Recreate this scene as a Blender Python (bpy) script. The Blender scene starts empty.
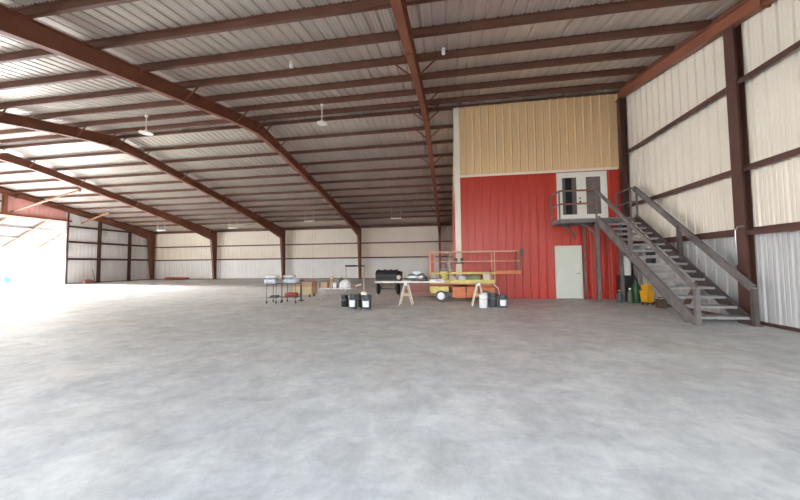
import bpy, bmesh, math, random
from mathutils import Vector, Matrix
random.seed(7)
C = bpy.context.scene.collection
SC = bpy.context.scene

# ------------------------------------------------------------------ building
FX = [-32.21, -24.48, -16.67, -8.65, -0.91, 6.66]   # frame lines
D = 29.44          # outer flange of the far columns
YR = 12.84         # ridge
YN = 2*YR - D      # near eave line (behind the camera)
HE, HR = 5.08, 8.0
SL = (HR-HE)/(D-YR)
PUR = 0.175         # purlin depth
XL, XR = FX[0], FX[5]
XW = XR + 0.06     # right sheet plane
XWL = XL - 0.20    # left sheet plane
YB = 13.05         # front of the office block
def zt(y): return HR - abs(y-YR)*SL      # top of rafters
def zroof(y): return zt(y) + PUR

# ------------------------------------------------------------------ materials
def mat(name, col, rough=0.6, metal=0.0, var=0.12, scale=3.0, bump=0.0, col2=None, detail=4, streak=None, spec=0.5):
    m = bpy.data.materials.new(name); m.use_nodes = True
    nt = m.node_tree; b = nt.nodes['Principled BSDF']
    b.inputs['Roughness'].default_value = rough
    b.inputs['Metallic'].default_value = metal
    b.inputs['Specular IOR Level'].default_value = spec
    tc = nt.nodes.new('ShaderNodeTexCoord')
    mp = nt.nodes.new('ShaderNodeMapping')
    if streak: mp.inputs['Scale'].default_value = streak
    n = nt.nodes.new('ShaderNodeTexNoise'); n.inputs['Scale'].default_value = scale; n.inputs['Detail'].default_value = detail
    r = nt.nodes.new('ShaderNodeValToRGB')
    c2 = col2 or tuple(max(0, c*(1-var*2)) for c in col)
    r.color_ramp.elements[0].position = 0.3; r.color_ramp.elements[1].position = 0.7
    r.color_ramp.elements[0].color = (*c2, 1); r.color_ramp.elements[1].color = (*col, 1)
    nt.links.new(tc.outputs['Object'], mp.inputs['Vector'])
    nt.links.new(mp.outputs['Vector'], n.inputs['Vector'])
    nt.links.new(n.outputs['Fac'], r.inputs['Fac'])
    nt.links.new(r.outputs['Color'], b.inputs['Base Color'])
    if bump:
        bp = nt.nodes.new('ShaderNodeBump'); bp.inputs['Strength'].default_value = bump; bp.inputs['Distance'].default_value = 0.02
        nt.links.new(n.outputs['Fac'], bp.inputs['Height']); nt.links.new(bp.outputs['Normal'], b.inputs['Normal'])
    return m

M = {}
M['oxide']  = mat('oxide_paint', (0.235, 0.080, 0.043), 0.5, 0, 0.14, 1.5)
M['oxide_w']= mat('oxide_paint_shaded', (0.085, 0.034, 0.025), 0.55, 0, 0.15, 2)  # copy of the oxide paint, darkened to offset the low sun
M['oxide_d']= mat('oxide_paint_dark', (0.150, 0.060, 0.038), 0.55, 0, 0.15, 2)
M['roof']   = mat('galvalume_sheet', (0.63, 0.585, 0.535), 0.38, 0.55, 0.06, 1.2, streak=(1, .3, 1))
M['white']  = mat('white_sheet', (0.93, 0.86, 0.76), 0.5, 0, 0.03, 0.8)
M['white_l']= mat('white_sheet_lower', (0.93, 0.94, 0.93), 0.5, 0, 0.03, 0.8)
M['white_r']= mat('right_sheet_darkened', (0.66, 0.60, 0.51), 0.5, 0, 0.03, 0.8)  # white sheet darkened in colour to offset too strong light on this wall
M['white_rl']= mat('right_lower_sheet_darkened', (0.40, 0.40, 0.40), 0.5, 0, 0.03, 0.8)  # lower course, greyer and likewise darkened against the strong light
M['grey_sheet'] = mat('grey_white_sheet', (0.74, 0.73, 0.74), 0.5, 0, 0.03, 0.8)
M['pink']   = mat('salmon_sheet', (0.75, 0.38, 0.36), 0.5, 0, 0.06, 0.8)
M['red']    = mat('barn_red_sheet', (0.47, 0.028, 0.012), 0.36, 0, 0.03, 1.0, streak=(1,1,.3), spec=.55)
M['tan']    = mat('tan_sheet', (0.74, 0.50, 0.275), 0.45, 0, 0.02, 1.0, streak=(1,1,.3))
M['cream']  = mat('cream_trim', (0.80, 0.72, 0.60), 0.45, 0, 0.04, 2)
M['doorw']  = mat('white_door_paint', (0.78, 0.76, 0.70), 0.4, 0, 0.03, 2)
M['doorg']  = mat('pale_grey_door_paint', (0.66, 0.68, 0.60), 0.4, 0, 0.04, 2)
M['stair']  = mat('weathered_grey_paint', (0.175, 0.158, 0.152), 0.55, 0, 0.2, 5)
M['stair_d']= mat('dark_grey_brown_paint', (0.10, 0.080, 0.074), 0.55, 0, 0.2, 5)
M['tread']  = mat('pale_grey_tread', (0.30, 0.29, 0.29), 0.5, 0.2, 0.12, 6)
M['black']  = mat('black_plastic', (0.018, 0.018, 0.020), 0.45, 0, 0.1, 6)
M['dgrey']  = mat('dark_grey_plastic', (0.06, 0.07, 0.08), 0.45, 0, 0.1, 6)
M['wplas']  = mat('white_plastic', (0.82, 0.83, 0.84), 0.4, 0, 0.03, 6)
M['wpaint'] = mat('white_paint', (0.80, 0.79, 0.76), 0.5, 0, 0.05, 6)
M['bluew']  = mat('bluish_white_wrap', (0.66, 0.72, 0.82), 0.4, 0, 0.15, 9)
M['steel']  = mat('bare_steel', (0.42, 0.42, 0.42), 0.35, 0.8, 0.1, 6)
M['wood']   = mat('pale_plywood', (0.70, 0.56, 0.36), 0.65, 0, 0.1, 4, streak=(1,1,6))
M['cardb']  = mat('cardboard', (0.55, 0.36, 0.24), 0.8, 0, 0.08, 5)
M['brown']  = mat('brown_wood', (0.13, 0.075, 0.045), 0.6, 0, 0.15, 5)
M['yellow'] = mat('yellow_plastic', (0.72, 0.36, 0.012), 0.4, 0, 0.06, 5)
M['pyel']   = mat('faded_yellow_paint', (0.74, 0.62, 0.17), 0.5, 0, 0.15, 5)
M['orange'] = mat('faded_orange_paint', (0.66, 0.19, 0.06), 0.5, 0, 0.15, 5)
M['railo']  = mat('pale_orange_paint', (0.68, 0.34, 0.20), 0.5, 0, 0.15, 5)
M['redp']   = mat('red_plastic', (0.38, 0.05, 0.035), 0.5, 0, 0.1, 5)
M['rose']   = mat('dusty_rose_paint', (0.40, 0.19, 0.155), 0.6, 0, 0.12, 4)
M['green']  = mat('green_plastic', (0.02, 0.09, 0.035), 0.4, 0, 0.1, 5)
M['blue']   = mat('blue_plastic', (0.03, 0.09, 0.17), 0.4, 0, 0.1, 5)
M['olive']  = mat('olive_plastic', (0.26, 0.29, 0.15), 0.5, 0, 0.2, 8)
M['olive2'] = mat('dark_olive_plastic', (0.10, 0.12, 0.07), 0.5, 0, 0.2, 8)
M['rubber'] = mat('rubber', (0.02, 0.02, 0.02), 0.7, 0, 0.1, 6)
M['dark_room'] = mat('office_wall_paint', (0.30, 0.27, 0.25), 0.7, 0, 0.05, 2)
M['cloth']  = mat('dark_matte', (0.012, 0.012, 0.014), 0.9, 0, 0.1, 12)
M['rag']    = mat('pale_rag', (0.72, 0.66, 0.58), 0.9, 0, 0.1, 12)
M['ground_dark'] = mat('low_bounce_ground', (0.20, 0.19, 0.16), 0.9, 0, 0.1, 0.4)
M['lamp']   = mat('white_enamel', (0.86, 0.86, 0.84), 0.3, 0, 0.02, 4)
M['grey_pane'] = mat('grey_glass_pane', (0.17, 0.14, 0.13), 0.12, 0, 0.1, 3)  # opaque grey base colour in place of clear glass
M['ribp'] = mat('door_rib_paint', (0.33, 0.17, 0.10), 0.5, 0, 0.1, 3)
M['apron'] = mat('pale_bounce_concrete', (0.72, 0.71, 0.68), 0.85, 0, 0.04, 0.4)
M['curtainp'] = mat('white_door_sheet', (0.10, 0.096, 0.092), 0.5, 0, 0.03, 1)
def glassmat():
    m = bpy.data.materials.new('clear_glass'); m.use_nodes = True
    nt = m.node_tree; nt.nodes.clear()
    o = nt.nodes.new('ShaderNodeOutputMaterial'); mx = nt.nodes.new('ShaderNodeMixShader')
    t = nt.nodes.new('ShaderNodeBsdfTransparent'); g = nt.nodes.new('ShaderNodeBsdfGlossy')
    f = nt.nodes.new('ShaderNodeFresnel'); f.inputs['IOR'].default_value = 1.6
    t.inputs['Color'].default_value = (.8, .84, .82, 1); g.inputs['Roughness'].default_value = 0.03
    nt.links.new(f.outputs[0], mx.inputs[0]); nt.links.new(t.outputs[0], mx.inputs[1]); nt.links.new(g.outputs[0], mx.inputs[2])
    nt.links.new(mx.outputs[0], o.inputs[0]); return m
M['glass'] = glassmat()
def concrete():
    m = bpy.data.materials.new('worn_concrete'); m.use_nodes = True
    nt = m.node_tree; b = nt.nodes['Principled BSDF']; L = nt.links.new
    tc = nt.nodes.new('ShaderNodeTexCoord')
    def noise(s, d, dist=0, vec=None, rgh=.5):
        n = nt.nodes.new('ShaderNodeTexNoise'); n.inputs['Scale'].default_value = s; n.inputs['Detail'].default_value = d
        n.inputs['Distortion'].default_value = dist; n.inputs['Roughness'].default_value = rgh
        L(vec or tc.outputs['Object'], n.inputs['Vector']); return n
    def ramp(n, p0, c0, p1, c1):
        r = nt.nodes.new('ShaderNodeValToRGB'); e = r.color_ramp.elements
        e[0].position = p0; e[0].color = (*c0, 1); e[1].position = p1; e[1].color = (*c1, 1)
        L(n.outputs['Fac'], r.inputs['Fac']); return r
    def mixc(kind, fac, a, bb):
        x = nt.nodes.new('ShaderNodeMixRGB'); x.blend_type = kind; x.inputs[0].default_value = fac
        L(a, x.inputs[1]); L(bb, x.inputs[2]); return x.outputs[0]
    big = ramp(noise(0.22, 3, .6), .35, (.67, .67, .65), .68, (.81, .815, .79))
    med = ramp(noise(2.4, 10, .4, rgh=.76), .36, (.77, .775, .785), .58, (1.0, 1.0, 1.0))
    mp = nt.nodes.new('ShaderNodeMapping'); mp.inputs['Scale'].default_value = (.8, 1.5, 1); mp.inputs['Rotation'].default_value = (0, 0, .35)
    L(tc.outputs['Object'], mp.inputs['Vector'])
    sw = ramp(noise(1.6, 8, .8, mp.outputs['Vector'], .68), .38, (.87, .87, .87), .6, (1, 1, 1))
    fine = ramp(noise(7, 8, .6, rgh=.75), .35, (.82, .82, .83), .62, (1, 1, 1))
    st = ramp(noise(.5, 6, 1.0), .52, (1, 1, 1), .75, (.93, .86, .76))
    st2 = ramp(noise(.9, 9, .5, rgh=.70), .38, (.80, .81, .83), .60, (1, 1, 1))
    c = mixc('MULTIPLY', 1, big.outputs[0], med.outputs[0])
    c = mixc('MULTIPLY', 1, c, sw.outputs[0]); c = mixc('MULTIPLY', .8, c, fine.outputs[0])
    c = mixc('MULTIPLY', .5, c, st.outputs[0]); c = mixc('MULTIPLY', .85, c, st2.outputs[0])
    b.inputs['Specular IOR Level'].default_value = 0.5
    L(c, b.inputs['Base Color'])
    r = ramp(noise(1.4, 6, 1.0), .3, (.42, .42, .42), .7, (.60, .60, .60)); L(r.outputs[0], b.inputs['Roughness'])
    bp = nt.nodes.new('ShaderNodeBump'); bp.inputs['Strength'].default_value = .12; bp.inputs['Distance'].default_value = .01
    n = noise(5, 6, .3); L(n.outputs['Fac'], bp.inputs['Height']); L(bp.outputs['Normal'], b.inputs['Normal'])
    return m
M['concrete'] = concrete()

# ------------------------------------------------------------------ mesh helper
class MB:
    def __init__(s): s.v = []; s.f = []; s.mi = []; s.cur = 0
    def add(s, vs, fs, mi=None):
        o = len(s.v); s.v += [tuple(v) for v in vs]
        for f in fs: s.f.append(tuple(i+o for i in f)); s.mi.append(s.cur if mi is None else mi)
        return s
    def box(s, a, b, mi=None):
        (x0,y0,z0),(x1,y1,z1) = a, b
        if x0>x1:x0,x1=x1,x0
        if y0>y1:y0,y1=y1,y0
        if z0>z1:z0,z1=z1,z0
        v=[(x0,y0,z0),(x1,y0,z0),(x1,y1,z0),(x0,y1,z0),(x0,y0,z1),(x1,y0,z1),(x1,y1,z1),(x0,y1,z1)]
        return s.add(v,[(0,3,2,1),(4,5,6,7),(0,1,5,4),(1,2,6,5),(2,3,7,6),(3,0,4,7)],mi)
    def cbox(s, c, d, mi=None):
        return s.box([c[i]-d[i]/2 for i in range(3)],[c[i]+d[i]/2 for i in range(3)],mi)
    def bar(s, a, b, w, h, up=(0,0,1), mi=None):
        a=Vector(a); b=Vector(b); d=(b-a).normalized(); u=Vector(up)
        r=d.cross(u)
        if r.length<1e-4: r=d.cross(Vector((1,0,0)))
        r.normalize(); u=r.cross(d).normalized()
        vs=[]
        for p in (a,b):
            for sx,sy in((-1,-1),(1,-1),(1,1),(-1,1)): vs.append(p+r*w/2*sx+u*h/2*sy)
        return s.add(vs,[(0,3,2,1),(4,5,6,7),(0,1,5,4),(1,2,6,5),(2,3,7,6),(3,0,4,7)],mi)
    def tube(s, pts, r, n=10, mi=None):
        pts=[Vector(p) for p in pts]; rs=r if isinstance(r,(list,tuple)) else [r]*len(pts)
        vs=[]; fs=[]; prev=None
        for i,p in enumerate(pts):
            d=(pts[min(i+1,len(pts)-1)]-pts[max(i-1,0)]).normalized()
            if prev is None:
                x=d.cross(Vector((0,0,1)))
                if x.length<1e-3: x=d.cross(Vector((1,0,0)))
            else: x=prev-d*prev.dot(d)
            x.normalize(); prev=x; y=d.cross(x)
            for k in range(n):
                a=2*math.pi*k/n; vs.append(p+(x*math.cos(a)+y*math.sin(a))*rs[i])
        for i in range(len(pts)-1):
            for k in range(n):
                a=i*n+k; b=i*n+(k+1)%n; fs.append((a,b,b+n,a+n))
        fs.append(tuple(range(n-1,-1,-1))); fs.append(tuple((len(pts)-1)*n+k for k in range(n)))
        return s.add(vs,fs,mi)
    def lathe(s, prof, c=(0,0,0), n=20, axis='Z', mi=None):
        # prof: list of (r, t) along the axis
        vs=[];fs=[]
        for r,t in prof:
            for k in range(n):
                a=2*math.pi*k/n; x,y=r*math.cos(a),r*math.sin(a)
                q={'Z':(x,y,t),'Y':(x,t,y),'X':(t,x,y)}[axis]
                vs.append((q[0]+c[0],q[1]+c[1],q[2]+c[2]))
        for i in range(len(prof)-1):
            for k in range(n):
                a=i*n+k;b=i*n+(k+1)%n; fs.append((a,b,b+n,a+n))
        fs.append(tuple(range(n-1,-1,-1))); fs.append(tuple((len(prof)-1)*n+k for k in range(n)))
        return s.add(vs,fs,mi)
    def prism(s, poly, axis, t0, t1, mi=None):
        # poly 2-D in the two other axes (order preserved), extruded along axis
        n=len(poly); vs=[]
        for t in (t0,t1):
            for a,b in poly: vs.append({'X':(t,a,b),'Y':(a,t,b),'Z':(a,b,t)}[axis])
        fs=[tuple(range(n-1,-1,-1)),tuple(range(n,2*n))]+[(i,(i+1)%n,(i+1)%n+n,i+n) for i in range(n)]
        return s.add(vs,fs,mi)
    def build(s, name, m, parent=None, smooth=False, bevel=0, loc=None):
        me=bpy.data.meshes.new(name); vs=s.v
        if loc is not None: vs=[(v[0]-loc[0],v[1]-loc[1],v[2]-loc[2]) for v in vs]
        me.from_pydata(vs,[],s.f)
        for mm in (m if isinstance(m,(list,tuple)) else [m]): me.materials.append(mm)
        me.polygons.foreach_set('material_index', s.mi)
        bm=bmesh.new(); bm.from_mesh(me); bmesh.ops.recalc_face_normals(bm,faces=bm.faces); bm.to_mesh(me); bm.free()
        if smooth:
            me.polygons.foreach_set('use_smooth',[True]*len(me.polygons))
            try: me.set_sharp_from_angle(angle=math.radians(38))
            except Exception: pass
        o=bpy.data.objects.new(name,me); C.objects.link(o)
        if loc is not None: o.location=loc
        if parent is not None: o.parent=parent
        if bevel:
            b=o.modifiers.new('bevel','BEVEL'); b.width=bevel; b.segments=2; b.limit_method='ANGLE'
        return o
def tag(o,label,cat,group=None,kind=None):
    if label:o['label']=label
    if cat:o['category']=cat
    if group:o['group']=group
    if kind:o['kind']=kind
    return o
def empty(name,loc,label,cat,group=None,rz=0):
    o=bpy.data.objects.new(name,None); C.objects.link(o); o.location=loc; o.rotation_euler=(0,0,rz); o.empty_display_size=.1
    return tag(o,label,cat,group)
def struct(o): o['kind']='structure'; return o
def copy_tree(o,parent=None):
    c=o.copy(); C.objects.link(c); c.parent=parent
    for ch in list(o.children): copy_tree(ch,c)
    return c

# ------------------------------------------------------------------ ribbed sheets
def rib_profile(u0,u1,pitch=0.305,dep=0.032,top=0.03,base=0.07,minor=True,phase=0):
    pts=[(u0,0)]
    k=math.ceil((u0-phase+base/2)/pitch)
    while True:
        c=phase+k*pitch
        if c+base/2>u1: break
        if c-base/2>=u0:
            pts+=[(c-base/2,0),(c-top/2,dep),(c+top/2,dep),(c+base/2,0)]
            if minor:
                for q in (1/3,2/3):
                    m=c+pitch*q
                    if m+.03<u1: pts+=[(m-.018,0),(m,dep*.22),(m+.018,0)]
        k+=1
    pts.append((u1,0)); return pts
def sheet(mb, axis, plane, out, u0,u1, z0,z1, mi=0, **kw):
    """vertical ribbed sheet. axis 'X': runs along X at Y=plane; ribs pushed by out*depth. z0,z1 numbers or functions of u"""
    f0=z0 if callable(z0) else (lambda u:z0); f1=z1 if callable(z1) else (lambda u:z1)
    P=rib_profile(u0,u1,**kw); vs=[]
    for u,d in P:
        for z in (f0(u),f1(u)):
            vs.append((u,plane+out*d,z) if axis=='X' else (plane+out*d,u,z))
    fs=[(2*i,2*i+2,2*i+3,2*i+1) for i in range(len(P)-1)]
    mb.add(vs,fs,mi)

FO0,FO1=-8.6,6.4     # opening left in the added front wall, sized by the light let in
# floor & outside ground
m=MB(); m.box((XL-.3,YN-.3,-.3),(XR+.3,D+.5,0)); struct(m.build('floor',M['concrete']))
m=MB(); m.box((-140,-60,-.4),(60,120,-.06)); struct(m.build('ground',M['ground_dark']))  # unseen ground in front kept dark to cut bounce light indoors
m=MB(); m.box((-140,-20,-.06),(XL-.3,90,-.02)); struct(m.build('apron',M['apron']))  # separate pale ground, added to bounce sun onto ceiling and back wall
# ceiling: ribbed roof sheet, two slopes, ribs run down the slope
m=MB(); P=rib_profile(XL-.5,XR+.5,dep=.045,top=.035,base=.085)
for (ya,yb) in ((YR,D+.45),(YR,YN-.6)):
    vs=[]
    for u,d in P:
        vs+= [(u,ya,zroof(ya)+d),(u,yb,zroof(yb)+d)]
    m.add(vs,[(2*i,2*i+1,2*i+3,2*i+2) for i in range(len(P)-1)])
m.box((XL-.5,YR-.2,zroof(YR)+.05),(XR+.5,YR+.2,zroof(YR)+.07))
struct(m.build('ceiling',M['roof']))
# back wall
G1,G2,G3=2.087,3.518,5.524
YW=D+.20
m=MB()
sheet(m,'X',YW,1,XWL,XW,0,G1,1,dep=.06,base=.06,top=.035); sheet(m,'X',YW,1,XWL,XW,G1,HE+PUR+.02,0,dep=.06,base=.06,top=.035)
struct(m.build('wall_back',[M['white'],M['white_l']]))
# right wall
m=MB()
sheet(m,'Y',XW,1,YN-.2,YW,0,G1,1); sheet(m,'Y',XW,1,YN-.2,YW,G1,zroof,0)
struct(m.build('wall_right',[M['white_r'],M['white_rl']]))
# left wall with the big opening
YJ=21.62; YO=-1.5; ZH=5.35
m=MB()
sheet(m,'Y',XWL,-1,YJ,YW,0,zroof,0)
sheet(m,'Y',XWL,-1,YN-.2,YO,0,zroof,0)
sheet(m,'Y',XWL,-1,17.7,YJ,ZH,zroof,1)
sheet(m,'Y',XWL,-1,YO,17.7,ZH,zroof,0)
struct(m.build('wall_left',[M['grey_sheet'],M['pink']]))
# unseen front wall added behind the camera to block sky light, opening left
m=MB()
for (a,b,za,zb) in ((XWL,FO0,0,HE+PUR),(FO1,XW,0,HE+PUR),(FO0,FO1,4.7,HE+PUR)):
    sheet(m,'X',YN-.2,-1,a,b,za,zb,0)
struct(m.build('wall_front_blocker',[M['white']]))
# base angles
m=MB(); m.box((XL,YW-.05,0),(.3,YW-.005,.07)); struct(m.build('baseboard_back',M['oxide_d']))
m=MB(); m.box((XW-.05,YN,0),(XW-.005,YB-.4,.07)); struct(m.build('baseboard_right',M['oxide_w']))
m=MB(); m.box((XWL+.005,YJ+.15,0),(XWL+.06,YW-.06,.07)); struct(m.build('baseboard_left',M['oxide_d']))

# ------------------------------------------------------------------ office block (wall_office)
XB=0.30; ZS=5.0
DD=(4.22,6.03,3.02,4.93)    # double door  x0,x1,z0,z1
D1=(4.07,5.04,0.0,2.06)     # ground floor door
m=MB()
kw=dict(dep=.035,phase=.12)
for (a,b,za,zb) in ((XB,D1[0],0,ZS),(D1[0],D1[1],D1[3],DD[2]),(D1[1],XW-.02,0,DD[2]),(D1[0],DD[0],DD[2],ZS),(DD[1],XW-.02,DD[2],ZS),(DD[0],DD[1],DD[3],ZS)):
    if b-a>.01: sheet(m,'X',YB,-1,a,b,za,zb,0,**kw)
sheet(m,'X',YB,-1,XB,XW-.02,ZS,zt(YB)-.0,1,**kw)
sheet(m,'Y',XB,-1,YB,YW-.01,0,ZS,0,**kw); sheet(m,'Y',XB,-1,YB,YW-.01,ZS,lambda y:zt(y),1,**kw)
m.box((XB+.04,YB+.03,2.80),(XW-.05,YW-.1,2.98),2)      # upper storey floor
m.box((XB+.04,YB+2.4,2.98),(XW-.05,YB+2.5,ZS+1.5),2)      # room wall inside
struct(m.build('wall_office',[M['red'],M['tan'],M['dark_room']]))
m=MB()
m.box((XB-.045,YB-.06,0),(XB+.17,YB-.035,zt(YB)-.03)); m.box((XB-.06,YB-.06,0),(XB-.035,YB+.20,zt(YB)-.03))
struct(m.build('trim_1',M['cream']))
m=MB(); m.box((XB+.17,YB-.065,ZS-.03),(XW-.3,YB-.03,ZS+.06)); m.box((XB-.06,YB+.2,ZS-.03),(XB-.03,YW-.05,ZS+.06))
struct(m.build('trim_2',M['cream']))
# double glazed door
def rect_frame(mb,x0,x1,z0,z1,w,y0,y1):
    mb.box((x0,y0,z0),(x0+w,y1,z1)); mb.box((x1-w,y0,z0),(x1,y1,z1)); mb.box((x0+w,y0,z1-w),(x1-w,y1,z1))
d=bpy.data.objects.new('door_1',None); C.objects.link(d); d.location=(5.12,YB,DD[2]); struct(d)
L0=(5.12,YB,DD[2])
m=MB(); rect_frame(m,DD[0],DD[1],DD[2],DD[3],.09,YB-.07,YB+.06); m.box((DD[0],YB-.07,DD[2]-.03),(DD[1],YB+.06,DD[2])); o=m.build('door_frame',M['doorw'],d,loc=L0); o.location=(0,0,0)
for (a,b) in ((DD[0]+.095,5.12),(5.125,DD[1]-.095)):
    ga,gb=(a+.10,b-.18) if a<5 else (a+.16,b-.13)
    z0,z1=DD[2]+.01,DD[3]-.095; gz0,gz1=z0+.24,z1-.10
    m=MB(); m.box((a,YB-.05,z0),(ga,YB-.01,z1)); m.box((gb,YB-.05,z0),(b,YB-.01,z1)); m.box((ga,YB-.05,z0),(gb,YB-.01,gz0)); m.box((ga,YB-.05,gz1),(gb,YB-.01,z1))
    lf=m.build('door_leaf',M['doorw'],d,loc=L0); lf.location=(0,0,0)
    m=MB(); m.box((ga-.01,YB-.034,gz0-.01),(gb+.01,YB-.026,gz1+.01)); g=m.build('glass',M['grey_pane'],lf,loc=L0); g.location=(0,0,0)
    if a<5:
        m=MB()
        for z,r in ((3.76,.035),(3.90,.028)): m.lathe([(r,0),(r,-.02),(r*.5,-.03),(r*.9,-.05),(r*.8,-.07)],(b-.07,YB-.05,z),14,'Y')
        g=m.build('knob',M['black'],lf,True,loc=L0); g.location=(0,0,0)
# ground floor door
L0=(4.55,YB,0)
d=bpy.data.objects.new('door_2',None); C.objects.link(d); d.location=L0; struct(d)
m=MB(); rect_frame(m,D1[0],D1[1],0,D1[3],.05,YB-.065,YB+.06); o=m.build('door_frame',M['doorg'],d,loc=L0); o.location=(0,0,0)
m=MB(); m.box((D1[0]+.055,YB-.045,.01),(D1[1]-.055,YB,D1[3]-.055)); lf=m.build('door_leaf',M['doorg'],d,loc=L0,bevel=.004); lf.location=(0,0,0)
m=MB(); m.lathe([(.03,0),(.03,-.012),(.012,-.02),(.012,-.05),(.03,-.06),(.026,-.08)],(D1[1]-.13,YB-.045,.98),14,'Y'); m.box((D1[1]-.23,YB-.115,.965),(D1[1]-.13,YB-.1,.995)); g=m.build('door_handle',M['steel'],lf,True,loc=L0); g.location=(0,0,0)
# dark strip in front of the left leaf's glass
m=MB()
pr=[]; 
for i in range(13): pr.append((4.52+i*.019, YB-.085+.012*math.sin(i*1.9)))
poly=pr+[(x,y+.012) for x,y in reversed(pr)]
m.prism(poly,'Z',3.28,4.72); tag(m.build('curtain',M['cloth'],loc=(4.64,YB-.08,3.28)),'dark strip over the left glass of the white double door','curtain')

# ------------------------------------------------------------------ steel frames
def ibeam(mb, top, bot, x, fw=.2, wt=.012, ft=.014):
    """web polygon between polylines top/bot (same length, YZ), flanges along both"""
    n=len(top)
    for i in range(n-1):
        poly=[top[i],top[i+1],bot[i+1],bot[i]]
        mb.prism(poly,'X',x-wt/2,x+wt/2)
    for line in (top,bot):
        for i in range(n-1):
            a=(x,line[i][0],line[i][1]); b=(x,line[i+1][0],line[i+1][1])
            mb.bar(a,b,fw,ft)
frame_words=['against the left end wall','second from the left end wall','third from the left end wall','fourth from the left, crossing the ceiling to the upper left corner','rising straight up the middle of the ceiling','against the right end wall above the stairs']
def make_frame(i,x):
    end = i in (0,5)
    xx = x+ (.10 if i==0 else (-.10 if i==5 else 0))
    t=empty('steel_frame',(xx,YR,0),'brown tapered steel frame '+frame_words[i],'steel frame','steel frames carrying the roof')
    t_loc=Vector((xx,YR,0))
    def part(mb,name,mt='oxide',sm=False):
        o=mb.build(name,M[mt],t,sm,loc=t_loc); o.location=(0,0,0); return o
    dr=.42 if not end else .32
    for s in (1,-1):
        half=D-YR
        def P(q,dep): y=YR+s*half*q; return (y,zt(y)-.008),(y,zt(y)-.008-dep)
        qs=[(0,dr+.13),(.05,dr+.06),(.12,dr),(.45,dr+.04),(.75,dr+.28),(.955,dr+.62)] if not end else [(0,dr),(.5,dr),(.80,dr+.18),(.96,dr+.5)]
        top=[];bot=[]
        for q,dep in qs:
            a,b=P(q,dep); top.append(a); bot.append(b)
        m=MB(); ibeam(m,top,bot,xx)
        if not end and s==1: m.box((xx-.1,YR-.02,top[0][1]-dr-.16),(xx+.1,YR+.02,top[0][1]))   # ridge splice plates
        y=YR+s*half*.33; m.box((xx-.1,y-.015,zt(y)-dr-.06),(xx+.1,y+.015,zt(y)))
        part(m,'rafter')
        if end:
            m=MB(); xo=(xx-.10 if i==0 else xx+.02); ya,yb=YR,YR+s*half
            m.bar((xo+.03,ya,zt(ya)+PUR/2),(xo+.03,yb,zt(yb)+PUR/2),.05,PUR-.012); part(m,'rake_angle','oxide_d')
        # column: outer flange vertical, inner flange tapered
        yo=YR+s*half
        kd=(half*(1-.955))
        zk=bot[-1][1]
        m=MB()
        inner_top=yo-s*kd; inner_bot=yo-s*.30
        m.prism([(yo,0.02),(yo,zt(yo)-.01),(inner_top,top[-1][1]),(inner_top,zk),(inner_bot,.02)],'X',xx-.006,xx+.006)
        m.bar((xx,yo,.02),(xx,yo,zt(yo)-.01),.2,.014,up=(0,1,0)); m.bar((xx,inner_bot,.02),(xx,inner_top,zk),.2,.014,up=(0,1,0))
        m.bar((xx,inner_top,zk),(xx,yo,zk-.05),.19,.012)
        m.bar((xx,inner_top,top[-1][1]),(xx,yo,zt(yo)-.01),.2,.014)
        m.bar((xx,inner_top,zk),(xx,inner_top,top[-1][1]),.2,.012,up=(0,1,0))
        m.box((xx-.13,min(yo+s*.02,inner_bot-s*.05),0),(xx+.13,max(yo+s*.02,inner_bot-s*.05),.02))
        part(m,'column')
    # flange braces
    if not end:
        for yy,side in BR:
            q=abs(yy-YR)/(D-YR)
            for sd in side:
                zb=zt(yy)-dr-.03; m=MB()
                m.bar((xx+sd*.06,yy,zb),(xx+sd*.62,yy,zt(yy)+.03),.05,.012,up=(0,1,0)); m.bar((xx+sd*.06,yy+.02,zb),(xx+sd*.62,yy+.02,zt(yy)+.03),.008,.045,up=(0,1,0))
                part(m,'brace')
    return t
S=1.27; OFF=.315
NEAR=[YR-OFF-k*S for k in range(9)]; FAR=[YR+OFF+k*S for k in range(12)]
BR=[(NEAR[0]+.06,(1,-1)),(NEAR[1]+.06,(1,)),(NEAR[3]+.06,(1,-1)),(FAR[0]-.06,(-1,1)),(FAR[1]-.06,(-1,1)),(FAR[3]-.06,(1,-1)),(FAR[6]-.06,(1,-1)),(FAR[9]-.06,(1,-1))]
for i,x in enumerate(FX): make_frame(i,x)

# purlins
ordw=['first','second','third','fourth','fifth','sixth','seventh','eighth','ninth','tenth','eleventh','twelfth']
def purlin(y,lab,s):
    m=MB(); z=zt(y); x0,x1=XL-.15,XR+.02; h=PUR-.004
    # Z section: web, lower flange, upper flange, lips; follows the roof pitch closely
    m.box((x0,y-.006,z),(x1,y+.006,z+h)); m.box((x0,y,z),(x1,y-s*.075,z+.006)); m.box((x0,y,z+h-.006),(x1,y+s*.075,z+h))
    m.box((x0,y-s*.075,z),(x1,y-s*.070,z+.022))
    for x in FX[1:-1]: m.box((x-.75,y-.010,z),(x+.75,y+.010,z+h))   # laps over the frames
    tag(m.build('roof_purlin',M['oxide_d'],loc=(0,y,z)),lab,'purlin','brown purlins under the roof sheets')
for k,y in enumerate(FAR): purlin(y,'long brown roof purlin on the far slope, %s beyond the ridge'%ordw[k],1)
for k,y in enumerate(NEAR): purlin(y,'long brown roof purlin on the near slope, %s on the camera side of the ridge'%ordw[k],-1)
m=MB(); m.box((XL,D+.015,HE-.08),(XB-.07,D+.17,HE+PUR-.03)); tag(m.build('eave_strut',M['oxide_d'],loc=(0,D,HE-.08)),'dark brown eave strut running along the top of the far wall','steel beam')
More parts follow.
